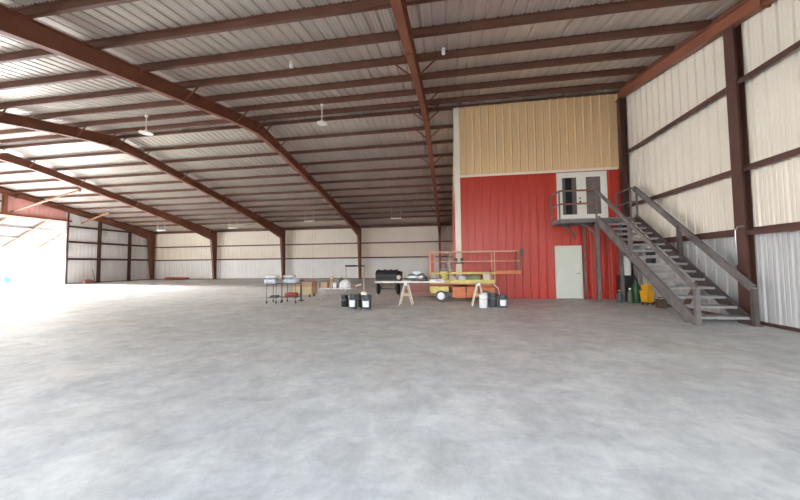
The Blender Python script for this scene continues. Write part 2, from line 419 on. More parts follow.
# girts
def girt(name,a,b,lab,grp,axis,sgn,mt='oxide'):
    """C channel from a to b; 'sgn' = side the open lips face"""
    m=MB(); (x0,y0,z0)=a;(x1,y1,z1)=b
    if axis=='X':
        w=.19; m.box((x0,y0,z0-.004),(x1,y0+w,z0+.004)); m.box((x0,y0,z0-.07),(x1,y0+.006,z0)); m.box((x0,y0+w-.006,z0),(x1,y0+w,z0+.06))
    else:
        w=.15*sgn; m.box((x0,y0,z0-.004),(x0+w,y1,z0+.004)); m.box((x0,y0,z0-.12),(x0+.006*sgn,y1,z0)); m.box((x0+w-.006*sgn,y0,z0),(x0+w,y1,z0+.06))
    return tag(m.build(name,M[mt],loc=a),lab,'girt',grp)
for z,w in ((G1,'lower'),(G2,'upper')):
    girt('wall_girt',(XL+.05,D+.005,z),(XB-.05,D+.005,z),w+' brown girt running along the far white wall','brown girts on the far wall','X',1,'oxide_d')
YC=8.20
for z,w in ((G1,'lowest'),(G2,'middle'),(G3,'top')):
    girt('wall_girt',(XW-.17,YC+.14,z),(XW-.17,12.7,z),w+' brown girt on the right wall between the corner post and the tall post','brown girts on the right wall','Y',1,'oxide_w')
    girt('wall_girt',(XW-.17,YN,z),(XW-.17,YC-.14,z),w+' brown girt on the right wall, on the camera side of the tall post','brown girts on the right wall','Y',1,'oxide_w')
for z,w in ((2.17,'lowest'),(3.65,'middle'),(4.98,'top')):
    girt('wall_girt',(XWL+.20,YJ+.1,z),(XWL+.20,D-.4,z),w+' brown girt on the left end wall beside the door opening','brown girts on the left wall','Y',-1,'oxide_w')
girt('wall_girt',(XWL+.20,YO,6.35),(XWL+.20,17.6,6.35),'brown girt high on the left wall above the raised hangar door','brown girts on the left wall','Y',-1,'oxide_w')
# end wall posts
def post(x,y,z0,z1,lab,dx=.22,dy=.20,cap=True,mt='oxide'):
    m=MB()
    m.box((x,y-dy/2,z0),(x+.014,y+dy/2,z1)); m.box((x+dx-.014,y-dy/2,z0),(x+dx,y+dy/2,z1)); m.box((x+.014,y-.006,z0),(x+dx-.014,y+.006,z1))
    if z0==0: m.box((x-.03,y-dy/2-.03,0),(x+dx+.03,y+dy/2+.03,.018))
    tag(m.build('wall_post',M[mt],loc=(x,y,z0)),lab,'steel post','upright posts of the end walls')
def hbox(x0,x1,y0,y1,z1,lab):
    pass
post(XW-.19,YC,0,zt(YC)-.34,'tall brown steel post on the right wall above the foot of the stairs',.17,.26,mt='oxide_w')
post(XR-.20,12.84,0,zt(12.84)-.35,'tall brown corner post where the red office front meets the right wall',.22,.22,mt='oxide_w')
post(XL+.0,24.02,0,zt(24.02)-.33,'brown post on the left wall, nearer the door opening',.2,.2,mt='oxide_w')
post(XL+.0,26.78,0,zt(26.78)-.5,'brown post on the left wall, nearer the far corner',.2,.2,mt='oxide_w')
post(XL+.0,YJ,0,zt(YJ)-.34,'brown jamb post at the right edge of the hangar door opening',.1,.08,mt='oxide_w')
post(XL+.0,17.72,ZH+.12,zt(17.72)-.34,'short brown post above the hangar door header',.2,.2)
m=MB(); m.box((XL-.19,YO,ZH-.02),(XL-.01,YJ+.3,ZH+.12)); tag(m.build('door_header',M['oxide'],loc=(XL,10,ZH-.02)),'brown steel header beam above the hangar door opening','steel beam')
m=MB(); m.box((XWL-.03,YJ-.12,0),(XWL+.10,YJ-.09,ZH-.16)); struct(m.build('trim_3',M['wpaint']))

# ------------------------------------------------------------------ tilted hangar door (canopy) hung in the left opening
HY0,HY1=-3.2,22.73
Hx,Hz=XL-.30,5.26   # upper edge
Ox,Oz=-37.07,3.12   # outer edge
t_loc=Vector((Hx,HY1,Hz))
t=empty('hangar_door',t_loc,'tilted white hangar door swung up and out over the left opening','door')
def part(mb,name,mt,par=t,tl=t_loc):
    o=mb.build(name,mt,par,loc=tl); o.location=(0,0,0); return o
dirv=Vector((Ox-Hx,0,Oz-Hz)).normalized(); nrm=Vector((-dirv.z,0,dirv.x));
if nrm.z<0: nrm=-nrm
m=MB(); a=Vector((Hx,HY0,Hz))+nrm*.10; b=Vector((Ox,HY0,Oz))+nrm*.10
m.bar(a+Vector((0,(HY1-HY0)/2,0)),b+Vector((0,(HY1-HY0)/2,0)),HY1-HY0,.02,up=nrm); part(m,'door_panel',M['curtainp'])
for q in (0,.30,.64,1.0):
    p=Vector((Hx,0,Hz)).lerp(Vector((Ox,0,Oz)),q); m=MB(); m.bar((p.x,HY0,p.z),(p.x,HY1,p.z),.10,.09,up=nrm); part(m,'crossbar',M['ribp'])
k=0; y=HY1-.05
while y>HY0:
    m=MB(); m.bar((Hx,y,Hz),(Ox,y,Oz),.09,.12,up=nrm); part(m,'rib',M['ribp']); y-=2.25
# lifting arms reaching inside
for (ya,A,B) in ((22.73,(Hx,5.30),(-29.58,6.16)),(18.23,(Hx+.1,5.62),(-26.28,6.97))):
    m=MB(); m.bar((A[0],ya,A[1]),(B[0],ya,B[1]),.09,.10); m.cbox((B[0],ya,B[1]),(.2,.14,.2)); part(m,'lifting_arm',M['ribp'])

# ------------------------------------------------------------------ landing and stairs
ZL=3.0; LY=12.0; LX0,LX1=3.97,6.32
t_loc=Vector((5.1,LY,0))
t=empty('stair_landing',t_loc,'grey steel landing with pipe guard rails in front of the upper double door','landing')
def part(mb,name,mt,sm=False):
    o=mb.build(name,mt,t,sm,loc=t_loc); o.location=(0,0,0); return o
m=MB(); m.box((LX0,LY,ZL-.05),(LX1,YB-.08,ZL-.02)); part(m,'deck',M['tread'])
m=MB(); 
m.box((LX0,LY,ZL-.17),(LX1+.24,LY+.05,ZL-.05)); m.box((LX0,YB-.13,ZL-.17),(LX1,YB-.08,ZL-.05)); m.box((LX0,LY+.05,ZL-.17),(LX0+.05,YB-.13,ZL-.05)); m.box((LX1-.05,LY+.05,ZL-.17),(LX1,YB-.13,ZL-.05))
part(m,'deck_frame',M['stair'])
RT,RM=ZL+1.0,ZL+.52
for (x,y,zb) in ((LX0,YB-.12,ZL-.05),(LX0,LY+.03,ZL-.05),(5.2,LY+.03,ZL-.05),(LX1,YB-.12,ZL-.05),(LX1,LY+.03,ZL-.05),(LX1+.20,LY+.03,ZL-.1)):
    m=MB(); w=.045; m.cbox((x,y,(zb+RT)/2),(w,w,RT-zb)); part(m,'rail_post',M['stair'])
for z in (RT,RM):
    m=MB(); m.bar((LX0,YB-.10,z),(LX0,LY+.03,z),.04,.05); part(m,'guard_rail',M['stair'])
    m=MB(); m.bar((LX0,LY+.02,z),(5.2,LY+.02,z),.04,.06); part(m,'guard_rail',M['oxide'])
    m=MB(); m.bar((LX1,YB-.10,z),(LX1,LY+.03,z),.04,.05); part(m,'guard_rail',M['stair'])
    m=MB(); m.bar((LX1,LY+.03,z),(LX1+.20,LY+.03,z),.04,.05); part(m,'guard_rail',M['stair'])
for (x,y) in ((5.22,LY+.10),(5.98,LY+.10),(5.10,YB-.17)):
    w=.10 if y<12.5 else .06
    m=MB(); m.cbox((x,y,(ZL-.17)/2),(w,w,ZL-.17)); m.cbox((x,y,.008),(w+.08,w+.08,.016)); part(m,'support_post',M['stair'])
for (a,b) in (((4.05,LY+.12,ZL-.17),(4.80,YB-.10,ZL-.62)),((4.62,LY+.1,ZL-.17),(5.17,LY+.10,ZL-.55))):
    m=MB(); A=Vector(a);B=Vector(b); 
    pts=[A.lerp(B,q)+Vector((0,0,.07*math.sin(q*math.pi))) for q in (0,.25,.5,.75,1)]
    m.tube(pts,.032,8); part(m,'brace',M['stair'],True)

# staircase
t_loc=Vector((5.9,7.9,0))
t=empty('staircase',t_loc,'long grey open-tread steel staircase descending along the right wall','staircase')
SL0,SL1=Vector((5.22,LY-.01,ZL-.04)),Vector((5.37,7.95,0.06))
SR0,SR1=Vector((6.43,LY-.01,ZL-.04)),Vector((6.43,7.95,0.06))
UPN=Vector((0,-.58,.81))
def stringer(a,b,mt):
    m=MB(); d=(b-a).normalized(); 
    dn=Vector((0,-d.z,d.y)); dn = dn if dn.z>0 else -dn
    m.bar(a-dn*.04,b-dn*.04,.012,.27,up=dn)
    m.bar(a+dn*.095,b+dn*.095,.06,.012,up=dn); m.bar(a-dn*.175,b-dn*.175,.06,.012,up=dn)
    return m
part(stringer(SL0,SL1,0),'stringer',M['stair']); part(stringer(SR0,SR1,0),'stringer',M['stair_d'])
NT=14
for k in range(NT):
    q=(k+.7)/(NT+.15); a=SL0.lerp(SL1,q); b=SR0.lerp(SR1,q); z=ZL-.06-(k+1)*(ZL-.02)/(NT+1.1)
    m=MB(); m.box((a.x+.02,a.y-.14,z-.045),(b.x-.02,a.y+.14,z-.005)); 
    m.box((a.x+.02,a.y-.145,z-.06),(b.x-.02,a.y-.135,z)); m.box((a.x+.02,a.y+.135,z-.06),(b.x-.02,a.y+.145,z)); part(m,'tread',M['tread'])
def rail(a,b,w,h,mt):
    m=MB(); m.bar(a,b,w,h,up=UPN); part(m,'handrail',M[mt])
rail((5.20,LY+.03,RT),(5.35,7.86,.80),.06,.10,'stair')
rail((6.44,LY+.03,RT),(6.44,7.86,.80),.05,.17,'stair')
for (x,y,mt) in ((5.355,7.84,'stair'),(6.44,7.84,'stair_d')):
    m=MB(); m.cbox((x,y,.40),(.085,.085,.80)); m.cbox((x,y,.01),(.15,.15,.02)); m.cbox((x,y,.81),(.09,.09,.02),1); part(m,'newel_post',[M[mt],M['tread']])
for (x,y,mt) in ((5.28,10.15,'stair'),(6.44,9.95,'stair_d')):
    q=(LY-y)/(LY-7.95); zs=(ZL-.04)*(1-q)+.06*q; zr=RT+(0.80-RT)*((LY+.03-y)/(LY+.03-7.86))
    m=MB(); m.cbox((x,y,(zs-.05+zr)/2),(.09,.09,zr-zs+.05)); part(m,'rail_post',M[mt])

# ------------------------------------------------------------------ things under the stairs
def thing(name,loc,label,cat,group=None,rz=0):
    t=empty(name,loc,label,cat,group,rz)
    def P(mb,n,mt,par=None,sm=False,bev=0): return mb.build(n,mt,par or t,sm,bev)
    return t,P
t,P=thing('water_heater',(6.28,12.45,0),'white cylindrical tank standing on a black cabinet under the landing','tank')
m=MB(); m.box((-.20,-.18,0),(.20,.18,.92)); m.box((-.18,-.19,.1),(.18,-.18,.85)); P(m,'stand',M['black'],bev=.01)
m=MB(); m.lathe([(.02,.92),(.15,.922),(.165,.94),(.165,1.55),(.15,1.60),(.05,1.64),(.02,1.64)],n=24); P(m,'tank',M['wpaint'],sm=True)
m=MB(); m.tube([(-.06,0,1.62),(-.06,0,1.9),(-.06,.2,1.95),(-.06,.35,1.95)],.014,8); P(m,'pipe',M['steel'],sm=True)
m=MB(); m.tube([(5.62,12.92,0),(5.62,12.92,2.8)],.03,10); 
# mop bucket
t,P=thing('mop_bucket',(6.30,11.3,0),'yellow plastic mop bucket with wringer under the stairs','bucket',rz=.25)
def sqlathe(mb,prof,mi=None):
    vs=[];fs=[]
    for (hx,hy,z) in prof:
        c=.03; hx*=.76; hy*=.76
        for (x,y) in ((hx-c,-hy),(hx,-hy+c),(hx,hy-c),(hx-c,hy),(-hx+c,hy),(-hx,hy-c),(-hx,-hy+c),(-hx+c,-hy)): vs.append((x,y,z))
    n=8
    for i in range(len(prof)-1):
        for k in range(n): fs.append((i*n+k,i*n+(k+1)%n,(i+1)*n+(k+1)%n,(i+1)*n+k))
    fs.append(tuple(range(n-1,-1,-1))); fs.append(tuple((len(prof)-1)*n+k for k in range(n)))
    mb.add(vs,fs,mi)
m=MB(); sqlathe(m,[(.15,.13,.09),(.17,.15,.11),(.22,.18,.44),(.235,.195,.45),(.235,.195,.47),(.205,.165,.47),(.18,.15,.20)]); P(m,'bucket',M['yellow'])
m=MB(); sqlathe(m,[(.11,.13,.40),(.15,.16,.62),(.16,.17,.66),(.14,.15,.66),(.10,.12,.45)]); P(m,'wringer',M['yellow'])
m=MB(); m.tube([(.09,.09,.60),(.10,.10,.80),(.10,-.02,.88)],.014,8); P(m,'wringer_handle',M['pyel'],sm=True)
for sx in(-1,1):
    for sy in(-1,1):
        m=MB(); m.lathe([(.02,-.015),(.04,-.013),(.04,.013),(.02,.015)],(sx*.10,sy*.08,.04),12,'X'); m.box((sx*.10-.02,sy*.08-.02,.04),(sx*.10+.02,sy*.08+.02,.10)); P(m,'caster',M['dgrey'])
# bottles behind it
def bottle(name,loc,r,h,mt,cap,label,grp=None):
    t,P=thing(name,loc,label,'bottle',grp)
    m=MB(); m.lathe([(r*.9,0),(r,.02),(r,h*.68),(r*.8,h*.76),(r*.35,h*.86),(r*.33,h*.93)],n=18); P(m,'bottle_body',M[mt],sm=True)
    m=MB(); m.lathe([(r*.42,h*.92),(r*.42,h),(r*.3,h+.01)],n=14); P(m,'cap',M[cap],sm=True)
bottle('jug',(6.03,11.75,0),.08,.50,'olive2','wplas','olive jug with white cap left of the yellow mop bucket')
bottle('jug',(6.27,11.85,0),.12,.80,'green','black','tall green jug standing behind the yellow mop bucket')
bottle('jug',(5.80,11.95,0),.09,.42,'dgrey','steel','small dark jug nearest the white tank under the landing')
t,P=thing('jerry_can',(6.30,10.62,0),'low brown can on the floor right of the yellow mop bucket','can')
m=MB(); m.box((-.12,-.09,0),(.12,.09,.26)); P(m,'can_body',M['brown'],bev=.02)
m=MB(); m.tube([(-.08,0,.25),(-.08,0,.31),(.08,0,.31),(.08,0,.25)],.014,8); P(m,'handle',M['black'],sm=True)
# leaning board and boxes on the wall behind the treads
m=MB(); m.bar((6.36,9.85,0.0),(6.62,9.45,1.10),.16,.035,up=(1,0,0)); 
tag(m.build('board',M['brown'],loc=(6.36,9.85,0)),'short brown board leaning on the right wall behind the stair treads','board')
for (y,z,lab) in ((11.62,1.62,'upper black electrical box on the right wall behind the treads'),(11.62,1.30,'lower black electrical box on the right wall behind the treads')):
    t,P=thing('electrical_box',(XW-.02,y,z),lab,'electrical box','black boxes behind the stairs')
    m=MB(); m.box((-.12,-.16,0),(0,.16,.22)); P(m,'housing',M['black'],bev=.006)
    m=MB(); m.box((-.126,-.12,.04),(-.121,.12,.18)); P(m,'cover',M['dgrey'])
m=MB(); m.tube([(XW-.215,YC+.08,2.10),(XW-.215,YC+.08,1.32),(XW-.215,YC+.16,1.27)],.016,10); m.tube([(XW-.215,YC+.08,2.10),(XW-.215,YC+.02,2.17),(XW-.215,YC-.13,2.18)],.016,10)
tag(m.build('conduit',M['steel'],smooth=True,loc=(XW-.215,YC+.08,1.3)),'short pale conduit strapped to the tall post behind the handrail','pipe')

# ------------------------------------------------------------------ lamps
def pendant(loc,drop,r,lab):
    t,P=thing('pendant_lamp',loc,lab,'lamp','hanging disc lamps')
    m=MB(); m.lathe([(.06,0),(.06,-.08),(.03,-.10)],n=14); P(m,'ceiling_mount',M['lamp'],sm=True)
    m=MB(); m.tube([(0,0,-.05),(0,0,-drop)],.018,8); P(m,'stem',M['lamp'],sm=True)
    m=MB(); m.lathe([(.05,-drop+.10),(.07,-drop+.03),(r,-drop-.02),(r,-drop-.05),(r*.9,-drop-.05),(r*.3,-drop-.01)],n=24); P(m,'lamp_shade',M['lamp'],sm=True)
pendant((-4.87,11.34,7.74),.75,.20,'white disc lamp on a stem hanging in the middle of the ceiling')
pendant((-12.2,10.7,7.63),.72,.24,'white disc lamp on a stem hanging between the two left ceiling frames')
pendant((-22.9,12.3,7.9),.40,.28,'white disc lamp at the far left edge of the picture')
def bulb(loc,lab,r=.055):
    t,P=thing('ceiling_bulb',loc,lab,'light bulb','bare ceiling bulbs')
    m=MB(); m.lathe([(.05,.12),(.05,.05),(.035,.04)],n=14); P(m,'socket',M['wpaint'],sm=True)
    m=MB(); m.lathe([(.03,.05),(r*.8,.03),(r,.0),(r*.8,-.04),(r*.3,-.06)],n=16); P(m,'bulb',M['lamp'],sm=True)
bulb((-4.34,7.96,7.03),'small bare bulb under a purlin left of the stemmed disc lamp')
bulb((-.08,8.22,7.08),'small white bulb just right of the middle ceiling frame')
def strip(loc,w,drop,lab):
    t,P=thing('hanging_strip_light',loc,lab,'lamp','strip lights near the far wall')
    for sx in(-1,1):
        m=MB(); m.tube([(sx*w*.45,0,0),(sx*w*.45,0,drop)],.014,6); P(m,'hanger',M['wpaint'])
    m=MB(); m.box((-w/2,-.12,-.09),(w/2,.12,0)); P(m,'light_housing',M['lamp'],bev=.02)
for (x,y,lab) in ((-11.6,24.4,'pale strip light hung on two wires left of the fourth ceiling frame'),(-4.20,24.4,'pale strip light hung on two wires near the middle of the far wall'),(-19.6,25.6,'small pale strip light between the second and third frames near the far wall'),(-27.2,25.6,'small pale strip light near the far left corner')):
    zz=zt(y)+.0; strip((x,y,zz-.85),.85,.83,lab)

# ------------------------------------------------------------------ work area
def cart(loc,w,dp,h,lab,items):
    t,P=thing('utility_cart',loc,lab,'cart','wire utility carts')
    for z,n in ((h,'top_shelf'),(.22,'lower_shelf')):
        m=MB()
        m.box((-w/2,-dp/2,z-.02),(w/2,-dp/2+.02,z)); m.box((-w/2,dp/2-.02,z-.02),(w/2,dp/2,z)); m.box((-w/2,-dp/2,z-.02),(-w/2+.02,dp/2,z)); m.box((w/2-.02,-dp/2,z-.02),(w/2,dp/2,z))
        for k in range(12): y=-dp/2+.02+(dp-.04)*(k+.5)/12; m.box((-w/2,y-.004,z-.012),(w/2,y+.004,z-.004))
        P(m,n,M['stair'])
    for sx in(-1,1):
        for sy in(-1,1):
            x,y=sx*(w/2-.012),sy*(dp/2-.012)
            m=MB(); m.tube([(x,y,.08),(x,y,h)],.011,8); l=P(m,'leg',M['stair_d'])
            m=MB(); m.lathe([(.015,-.012),(.04,-.01),(.04,.01),(.015,.012)],(x,y,.04),12,'X'); m.box((x-.015,y-.015,.04),(x+.015,y+.015,.09)); P(m,'caster',M['rubber'],l)
    return t
def lump(name,loc,dims,mt,lab,cat,grp=None,seed=0,sub=3,amp=.12):
    """soft bundle: a rounded, creased box-like mass resting on z=0"""
    rnd=random.Random(seed); bm=bmesh.new(); bmesh.ops.create_icosphere(bm,subdivisions=sub,radius=1)
    ph=[rnd.uniform(0,6.28) for _ in range(6)]
    for v in bm.verts:
        c=v.co; 
        for i in range(3): c[i]=math.copysign(abs(c[i])**.6,c[i])
        k=1+amp*(math.sin(5*c.x+ph[0])*math.cos(4*c.y+ph[1])+.6*math.sin(9*c.x+ph[2]+6*c.z)+.4*math.sin(11*c.y+ph[3]))
        c.x*=dims[0]/2*k; c.y*=dims[1]/2*k; c.z=max(-dims[2]/2,c.z*dims[2]/2*k)+dims[2]/2
    me=bpy.data.meshes.new(name); bm.to_mesh(me); bm.free(); me.materials.append(M[mt]); me.polygons.foreach_set('use_smooth',[True]*len(me.polygons))
    o=bpy.data.objects.new(name,me); C.objects.link(o); o.location=loc; return tag(o,lab,cat,grp)
CH=.72
cart((-6.53,10.85,0),.40,.46,CH,'left of the two wire carts, loaded with bluish white bundles',None)
cart((-5.96,11.05,0),.60,.46,CH,'right of the two wire carts, with red bundle on its lower shelf',None)
lump('wrapped_bundle',(-6.66,10.85,CH),(.50,.42,.18),'bluew','lower bluish white wrapped bundle on the left wire cart','bundle','wrapped bundles on the wire carts',1)
lump('wrapped_bundle',(-6.62,10.86,CH+.20),(.42,.34,.13),'wplas','upper white wrapped bundle on the left wire cart','bundle','wrapped bundles on the wire carts',2)
lump('wrapped_bundle',(-5.97,11.05,CH),(.60,.42,.19),'bluew','wide bluish white bundle on the right wire cart','bundle','wrapped bundles on the wire carts',3)
lump('wrapped_bundle',(-6.05,11.05,CH+.20),(.42,.34,.12),'wplas','small white bundle on top of the right wire cart load','bundle','wrapped bundles on the wire carts',4)
lump('red_bundle',(-5.96,11.05,.22),(.48,.34,.15),'redp','flattened red cloth bundle on lower shelf of the right cart','bundle',None,5)
lump('dark_bundle',(-6.53,10.85,.22),(.30,.28,.07),'dgrey','thin dark bundle on lower shelf of the left cart','bundle',None,6)
t,P=thing('floor_pump',(-5.86,11.62,0),'slim dark upright pump behind the right wire cart','pump')
m=MB(); m.tube([(0,0,.03),(0,0,.62)],.035,10); P(m,'barrel',M['black'],sm=True)
m=MB(); m.box((-.12,-.05,0),(.12,.05,.03)); P(m,'foot',M['black'])
m=MB(); m.tube([(-.12,0,.78),(.12,0,.78)],.016,8); m.tube([(0,0,.60),(0,0,.78)],.010,8); P(m,'handle',M['black'],sm=True)
# plywood crate on casters
t,P=thing('plywood_crate',(-6.42,13.1,0),'pale plywood crate on casters between the carts and the low table','crate')
m=MB(); m.box((-.46,-.3,.12),(.46,.3,.46)); 
for x in(-.46,-.02,.42): m.box((x,-.315,.12),(x+.04,-.30,.46))
m.box((-.46,-.315,.42),(.46,-.30,.46)); P(m,'box',M['wood'],bev=.004)
m=MB(); m.box((-.47,-.31,.46),(.47,.31,.68)); P(m,'lid',M['cardb'],bev=.004)
for sx in(-1,1):
    for sy in(-1,1):
        m=MB(); m.lathe([(.02,-.018),(.055,-.015),(.055,.015),(.02,.018)],(sx*.33,sy*.22,.055),14,'X'); m.box((sx*.33-.03,sy*.22-.03,.06),(sx*.33+.03,sy*.22+.03,.12)); P(m,'caster',M['rubber'])
# low folding table
TX,TY,TH=-4.60,12.3,.46
t,P=thing('folding_table',(TX,TY,0),'low white folding table holding a white dome and small boxes','table')
m=MB(); m.box((-.66,-.35,TH-.035),(.72,.35,TH)); P(m,'tabletop',M['wplas'],bev=.01)
for sx in(-1,1):
    for sy in(-1,1):
        m=MB(); m.tube([(sx*.30,sy*.28,TH-.04),(sx*.60,sy*.30,.01)],.014,8); P(m,'leg',M['steel'],sm=True)
    m=MB(); m.tube([(sx*.50,-.29,.17),(sx*.50,.29,.17)],.011,8); P(m,'stretcher',M['steel'],sm=True)
def box(name,loc,dim,mt,lab,cat='box',grp=None,rz=0,lid=None):
    t,P=thing(name,loc,lab,cat,grp,rz)
    m=MB(); m.box((-dim[0]/2,-dim[1]/2,0),(dim[0]/2,dim[1]/2,dim[2])); P(m,'carton',M[mt],bev=.006)
    m=MB(); m.box((-dim[0]/2-.004,-.025,dim[2]-.05),(dim[0]/2+.004,.025,dim[2]+.002)); P(m,'tape',M[lid or 'rag'])
box('cardboard_box',(TX-.52,TY-.05,TH),(.28,.26,.24),'cardb','tan cardboard box on the left end of the low table')
t,P=thing('canister',(TX-.28,TY+.05,TH),'tall tan canister with lid beside the cardboard box on low table','canister')
m=MB(); m.lathe([(.08,0),(.085,.01),(.085,.36),(.07,.38)],n=18); P(m,'body',M['cardb'],sm=True)
m=MB(); m.lathe([(.05,.38),(.055,.44),(.03,.46)],n=14); P(m,'lid',M['rag'],sm=True)
t,P=thing('metal_pot',(TX-.04,TY-.12,TH),'grey metal pot in the middle of the low table','pot')
m=MB(); m.lathe([(.10,0),(.11,.01),(.11,.22),(.115,.225),(.10,.225),(.10,.05)],n=20); P(m,'pot',M['steel'],sm=True)
m=MB(); m.tube([(-.11,0,.18),(-.16,0,.19),(-.16,0,.12),(-.11,0,.11)],.01,8); P(m,'handle',M['steel'],sm=True)
t,P=thing('black_canister',(TX+.10,TY+.22,TH),'black canister behind the white dome on the low table','canister')
m=MB(); m.lathe([(.10,0),(.105,.01),(.105,.34),(.08,.37),(.03,.38)],n=18); P(m,'body',M['dgrey'],sm=True)
m=MB(); m.lathe([(.03,.38),(.03,.42)],n=12); P(m,'lid',M['black'],sm=True)
t,P=thing('white_dome',(TX+.36,TY-.08,TH),'round white dome lying on the low table','helmet')
m=MB(); m.lathe([(.215,0),(.235,.04),(.23,.14),(.20,.24),(.13,.31),(.05,.345),(.01,.35)],n=24); P(m,'shell',M['wplas'],sm=True)
m=MB(); m.lathe([(.22,.0),(.245,.004),(.245,.03),(.22,.034)],n=24); P(m,'rim',M['bluew'],sm=True)
t,P=thing('heat_gun',(TX+.74,TY+.10,TH+.0),'pinkish tool lying at the right end of the low table','tool')
m=MB(); m.tube([(-.10,0,.06),(.10,0,.09),(.24,0,.14)],[.05,.045,.035],12); P(m,'barrel',M['rag'],sm=True)
m=MB(); m.tube([(-.02,0,.06),(-.06,-.12,.03)],[.028,.025],10); P(m,'grip',M['redp'],sm=True)
# pails in front
def pail(loc,r,h,mt,lab,patch=True,grp='dark pails on the floor',lidm=None,pm='wplas'):
    t,P=thing('pail',loc,lab,'bucket',grp)
    m=MB(); m.lathe([(r*.82,0),(r*.86,.01),(r*.97,h*.86),(r*1.03,h*.87),(r*1.03,h),(r*.93,h),(r*.80,.04)],n=22); b=P(m,'pail_body',M[mt],sm=True)
    m=MB(); pts=[(math.cos(a)*r*1.04,math.sin(a)*r*.2-.03,h*.90-math.sin(a)*h*.28) for a in [math.pi*k/10 for k in range(11)]]
    m.tube([(x,-abs(y)-r*.95*math.sin(math.pi*k/10),z) for k,(x,y,z) in enumerate(pts)],.006,6); P(m,'bail_handle',M['steel'],sm=True)
    if lidm: m=MB(); m.lathe([(r*1.0,h),(r*1.05,h+.005),(r*1.05,h+.02),(r*.8,h+.022)],n=22); P(m,'lid',M[lidm],sm=True)
    if patch:
        m=MB(); n=8; vs=[]
        for k in range(n+1):
            a=-math.pi/2-.75+1.5*k/n; 
            for z,rr in ((h*.18,r*.885),(h*.62,r*.955)): vs.append((math.cos(a)*rr,math.sin(a)*rr,z))
        m.add(vs,[(2*i,2*i+2,2*i+3,2*i+1) for i in range(n)]); g=P(m,'label_patch',M[pm],b)
    return t
pail((-3.06,9.58,0),.145,.46,'dgrey','dark grey pail with white patch, left of the front pair')
pail((-2.62,9.58,0),.165,.43,'dgrey','dark grey pail with white patch and pale rag on top')
pail((-3.52,10.1,0),.14,.36,'black','black pail under the right end of the low table',False,lidm='black')
pail((-2.93,10.1,0),.14,.42,'black','black pail behind the gap between the front two pails',False,lidm='black')
lump('rag',(-2.68,9.58,.433),(.22,.22,.13),'rag','pale crumpled rag on top of the right dark pail','rag',None,8)
# thin stand with a cross bar
t,P=thing('work_stand',(-4.76,15.2,0),'thin stand with dark and tan crossbar behind the low table','stand')
m=MB(); m.box((-.50,-.04,1.30),(.08,.04,1.38)); P(m,'crossbar',M['cloth'])
m=MB(); m.box((.08,-.04,1.30),(.50,.04,1.37)); P(m,'crossbar',M['brown'])
for x in(-.47,.47):
    m=MB(); m.box((x-.02,-.02,.03),(x+.02,.02,1.30)); m.box((x-.03,-.25,0),(x+.03,.25,.03)); P(m,'leg',M['rag'])
# black barrel smoker on wheels
t,P=thing('smoker_trailer',(-2.84,14.4,0),'long black barrel smoker on wheels behind the white plank','smoker')
m=MB(); m.box((-.60,-.26,.60),(.42,.26,.80)); m.lathe([(.02,-.60),(.26,-.60),(.28,-.58),(.28,.40),(.26,.42),(.02,.42)],(0,0,.86),22,'X'); P(m,'barrel',M['black'],sm=True)
for x in(-.50,-.20,.10,.36):
    m=MB(); m.box((x-.03,-.05,1.12),(x+.03,.05,1.17)); P(m,'hinge',M['dgrey'])
m=MB(); m.tube([(.42,0,.86),(.60,0,.84)],[.25,.22],18); P(m,'firebox',M['black'],sm=True)
m=MB(); m.lathe([(.10,-.02),(.10,.02)],(.50,-.25,.80),14,'Y'); P(m,'door_plate',M['rag'])
m=MB(); m.tube([(-.60,0,.25),(.50,0,.25)],.03,8); m.bar((-.55,-.15,.62),(.5,-.15,.62),.06,.06); m.bar((-.36,0,.25),(-.36,0,.68),.05,.05); m.bar((.28,0,.25),(.28,0,.68),.05,.05); P(m,'chassis',M['dgrey'])
for x in(-.52,.42):
    m=MB(); m.lathe([(.05,-.08),(.20,-.075),(.25,-.04),(.25,.04),(.20,.075),(.05,.08)],(x,0,.25),22,'X'); P(m,'wheel',M['rubber'],sm=True)
# sawhorses + plank
def sawhorse(loc,h,lab):
    t,P=thing('sawhorse',loc,lab,'sawhorse','white sawhorses')
    m=MB(); m.box((-.045,-.26,h-.09),(.045,.26,h)); P(m,'top_beam',M['wpaint'])
    for sx in(-1,1):
        for sy in(-1,1):
            m=MB(); m.bar((sx*.035,sy*.17,h-.03),(sx*.22,sy*.20,.0),.07,.03,up=(1,0,.2)); P(m,'leg',M['wpaint'] if sx*sy>0 else M['wood'])
    m=MB()
    for sy in(-1,1): m.bar((-.14,sy*.20,h*.45),(.14,sy*.20,h*.45),.02,.05)
    P(m,'stretcher',M['wood'])
SH=.765
sawhorse((-1.52,10.78,0),SH,'white wooden sawhorse holding the long white plank')
sawhorse((.92,10.78,0),SH,'white wooden sawhorse in front of the yellow and orange lift')
m=MB(); m.box((-2.62,10.62,SH),(-.18,10.92,SH+.045)); tag(m.build('plank',M['wpaint'],bevel=.004,loc=(-.8,10.77,SH)),'long white plank balanced on the white sawhorse in front of the smoker','plank')
PT=SH+.045
t,P=thing('engine_part',(-1.08,10.77,PT),'silver grey machined part on the white plank','engine part')
m=MB(); m.lathe([(.03,-.36),(.11,-.35),(.13,-.15),(.10,-.06),(.14,.02),(.14,.15),(.05,.24)],(0,0,.142),16,'X'); P(m,'housing',M['steel'],sm=True)
m=MB(); m.box((-.20,-.06,.22),(.08,.06,.34)); P(m,'bracket',M['bluew'])
m=MB(); m.lathe([(.02,.22),(.06,.23),(.06,.30),(.02,.31)],(0,0,.11),14,'X'); P(m,'fitting',M['black'],sm=True)
lump('white_rag',(-.58,10.77,PT),(.26,.26,.06),'wplas','flat white rag on the plank right of the grey part','rag',None,11)
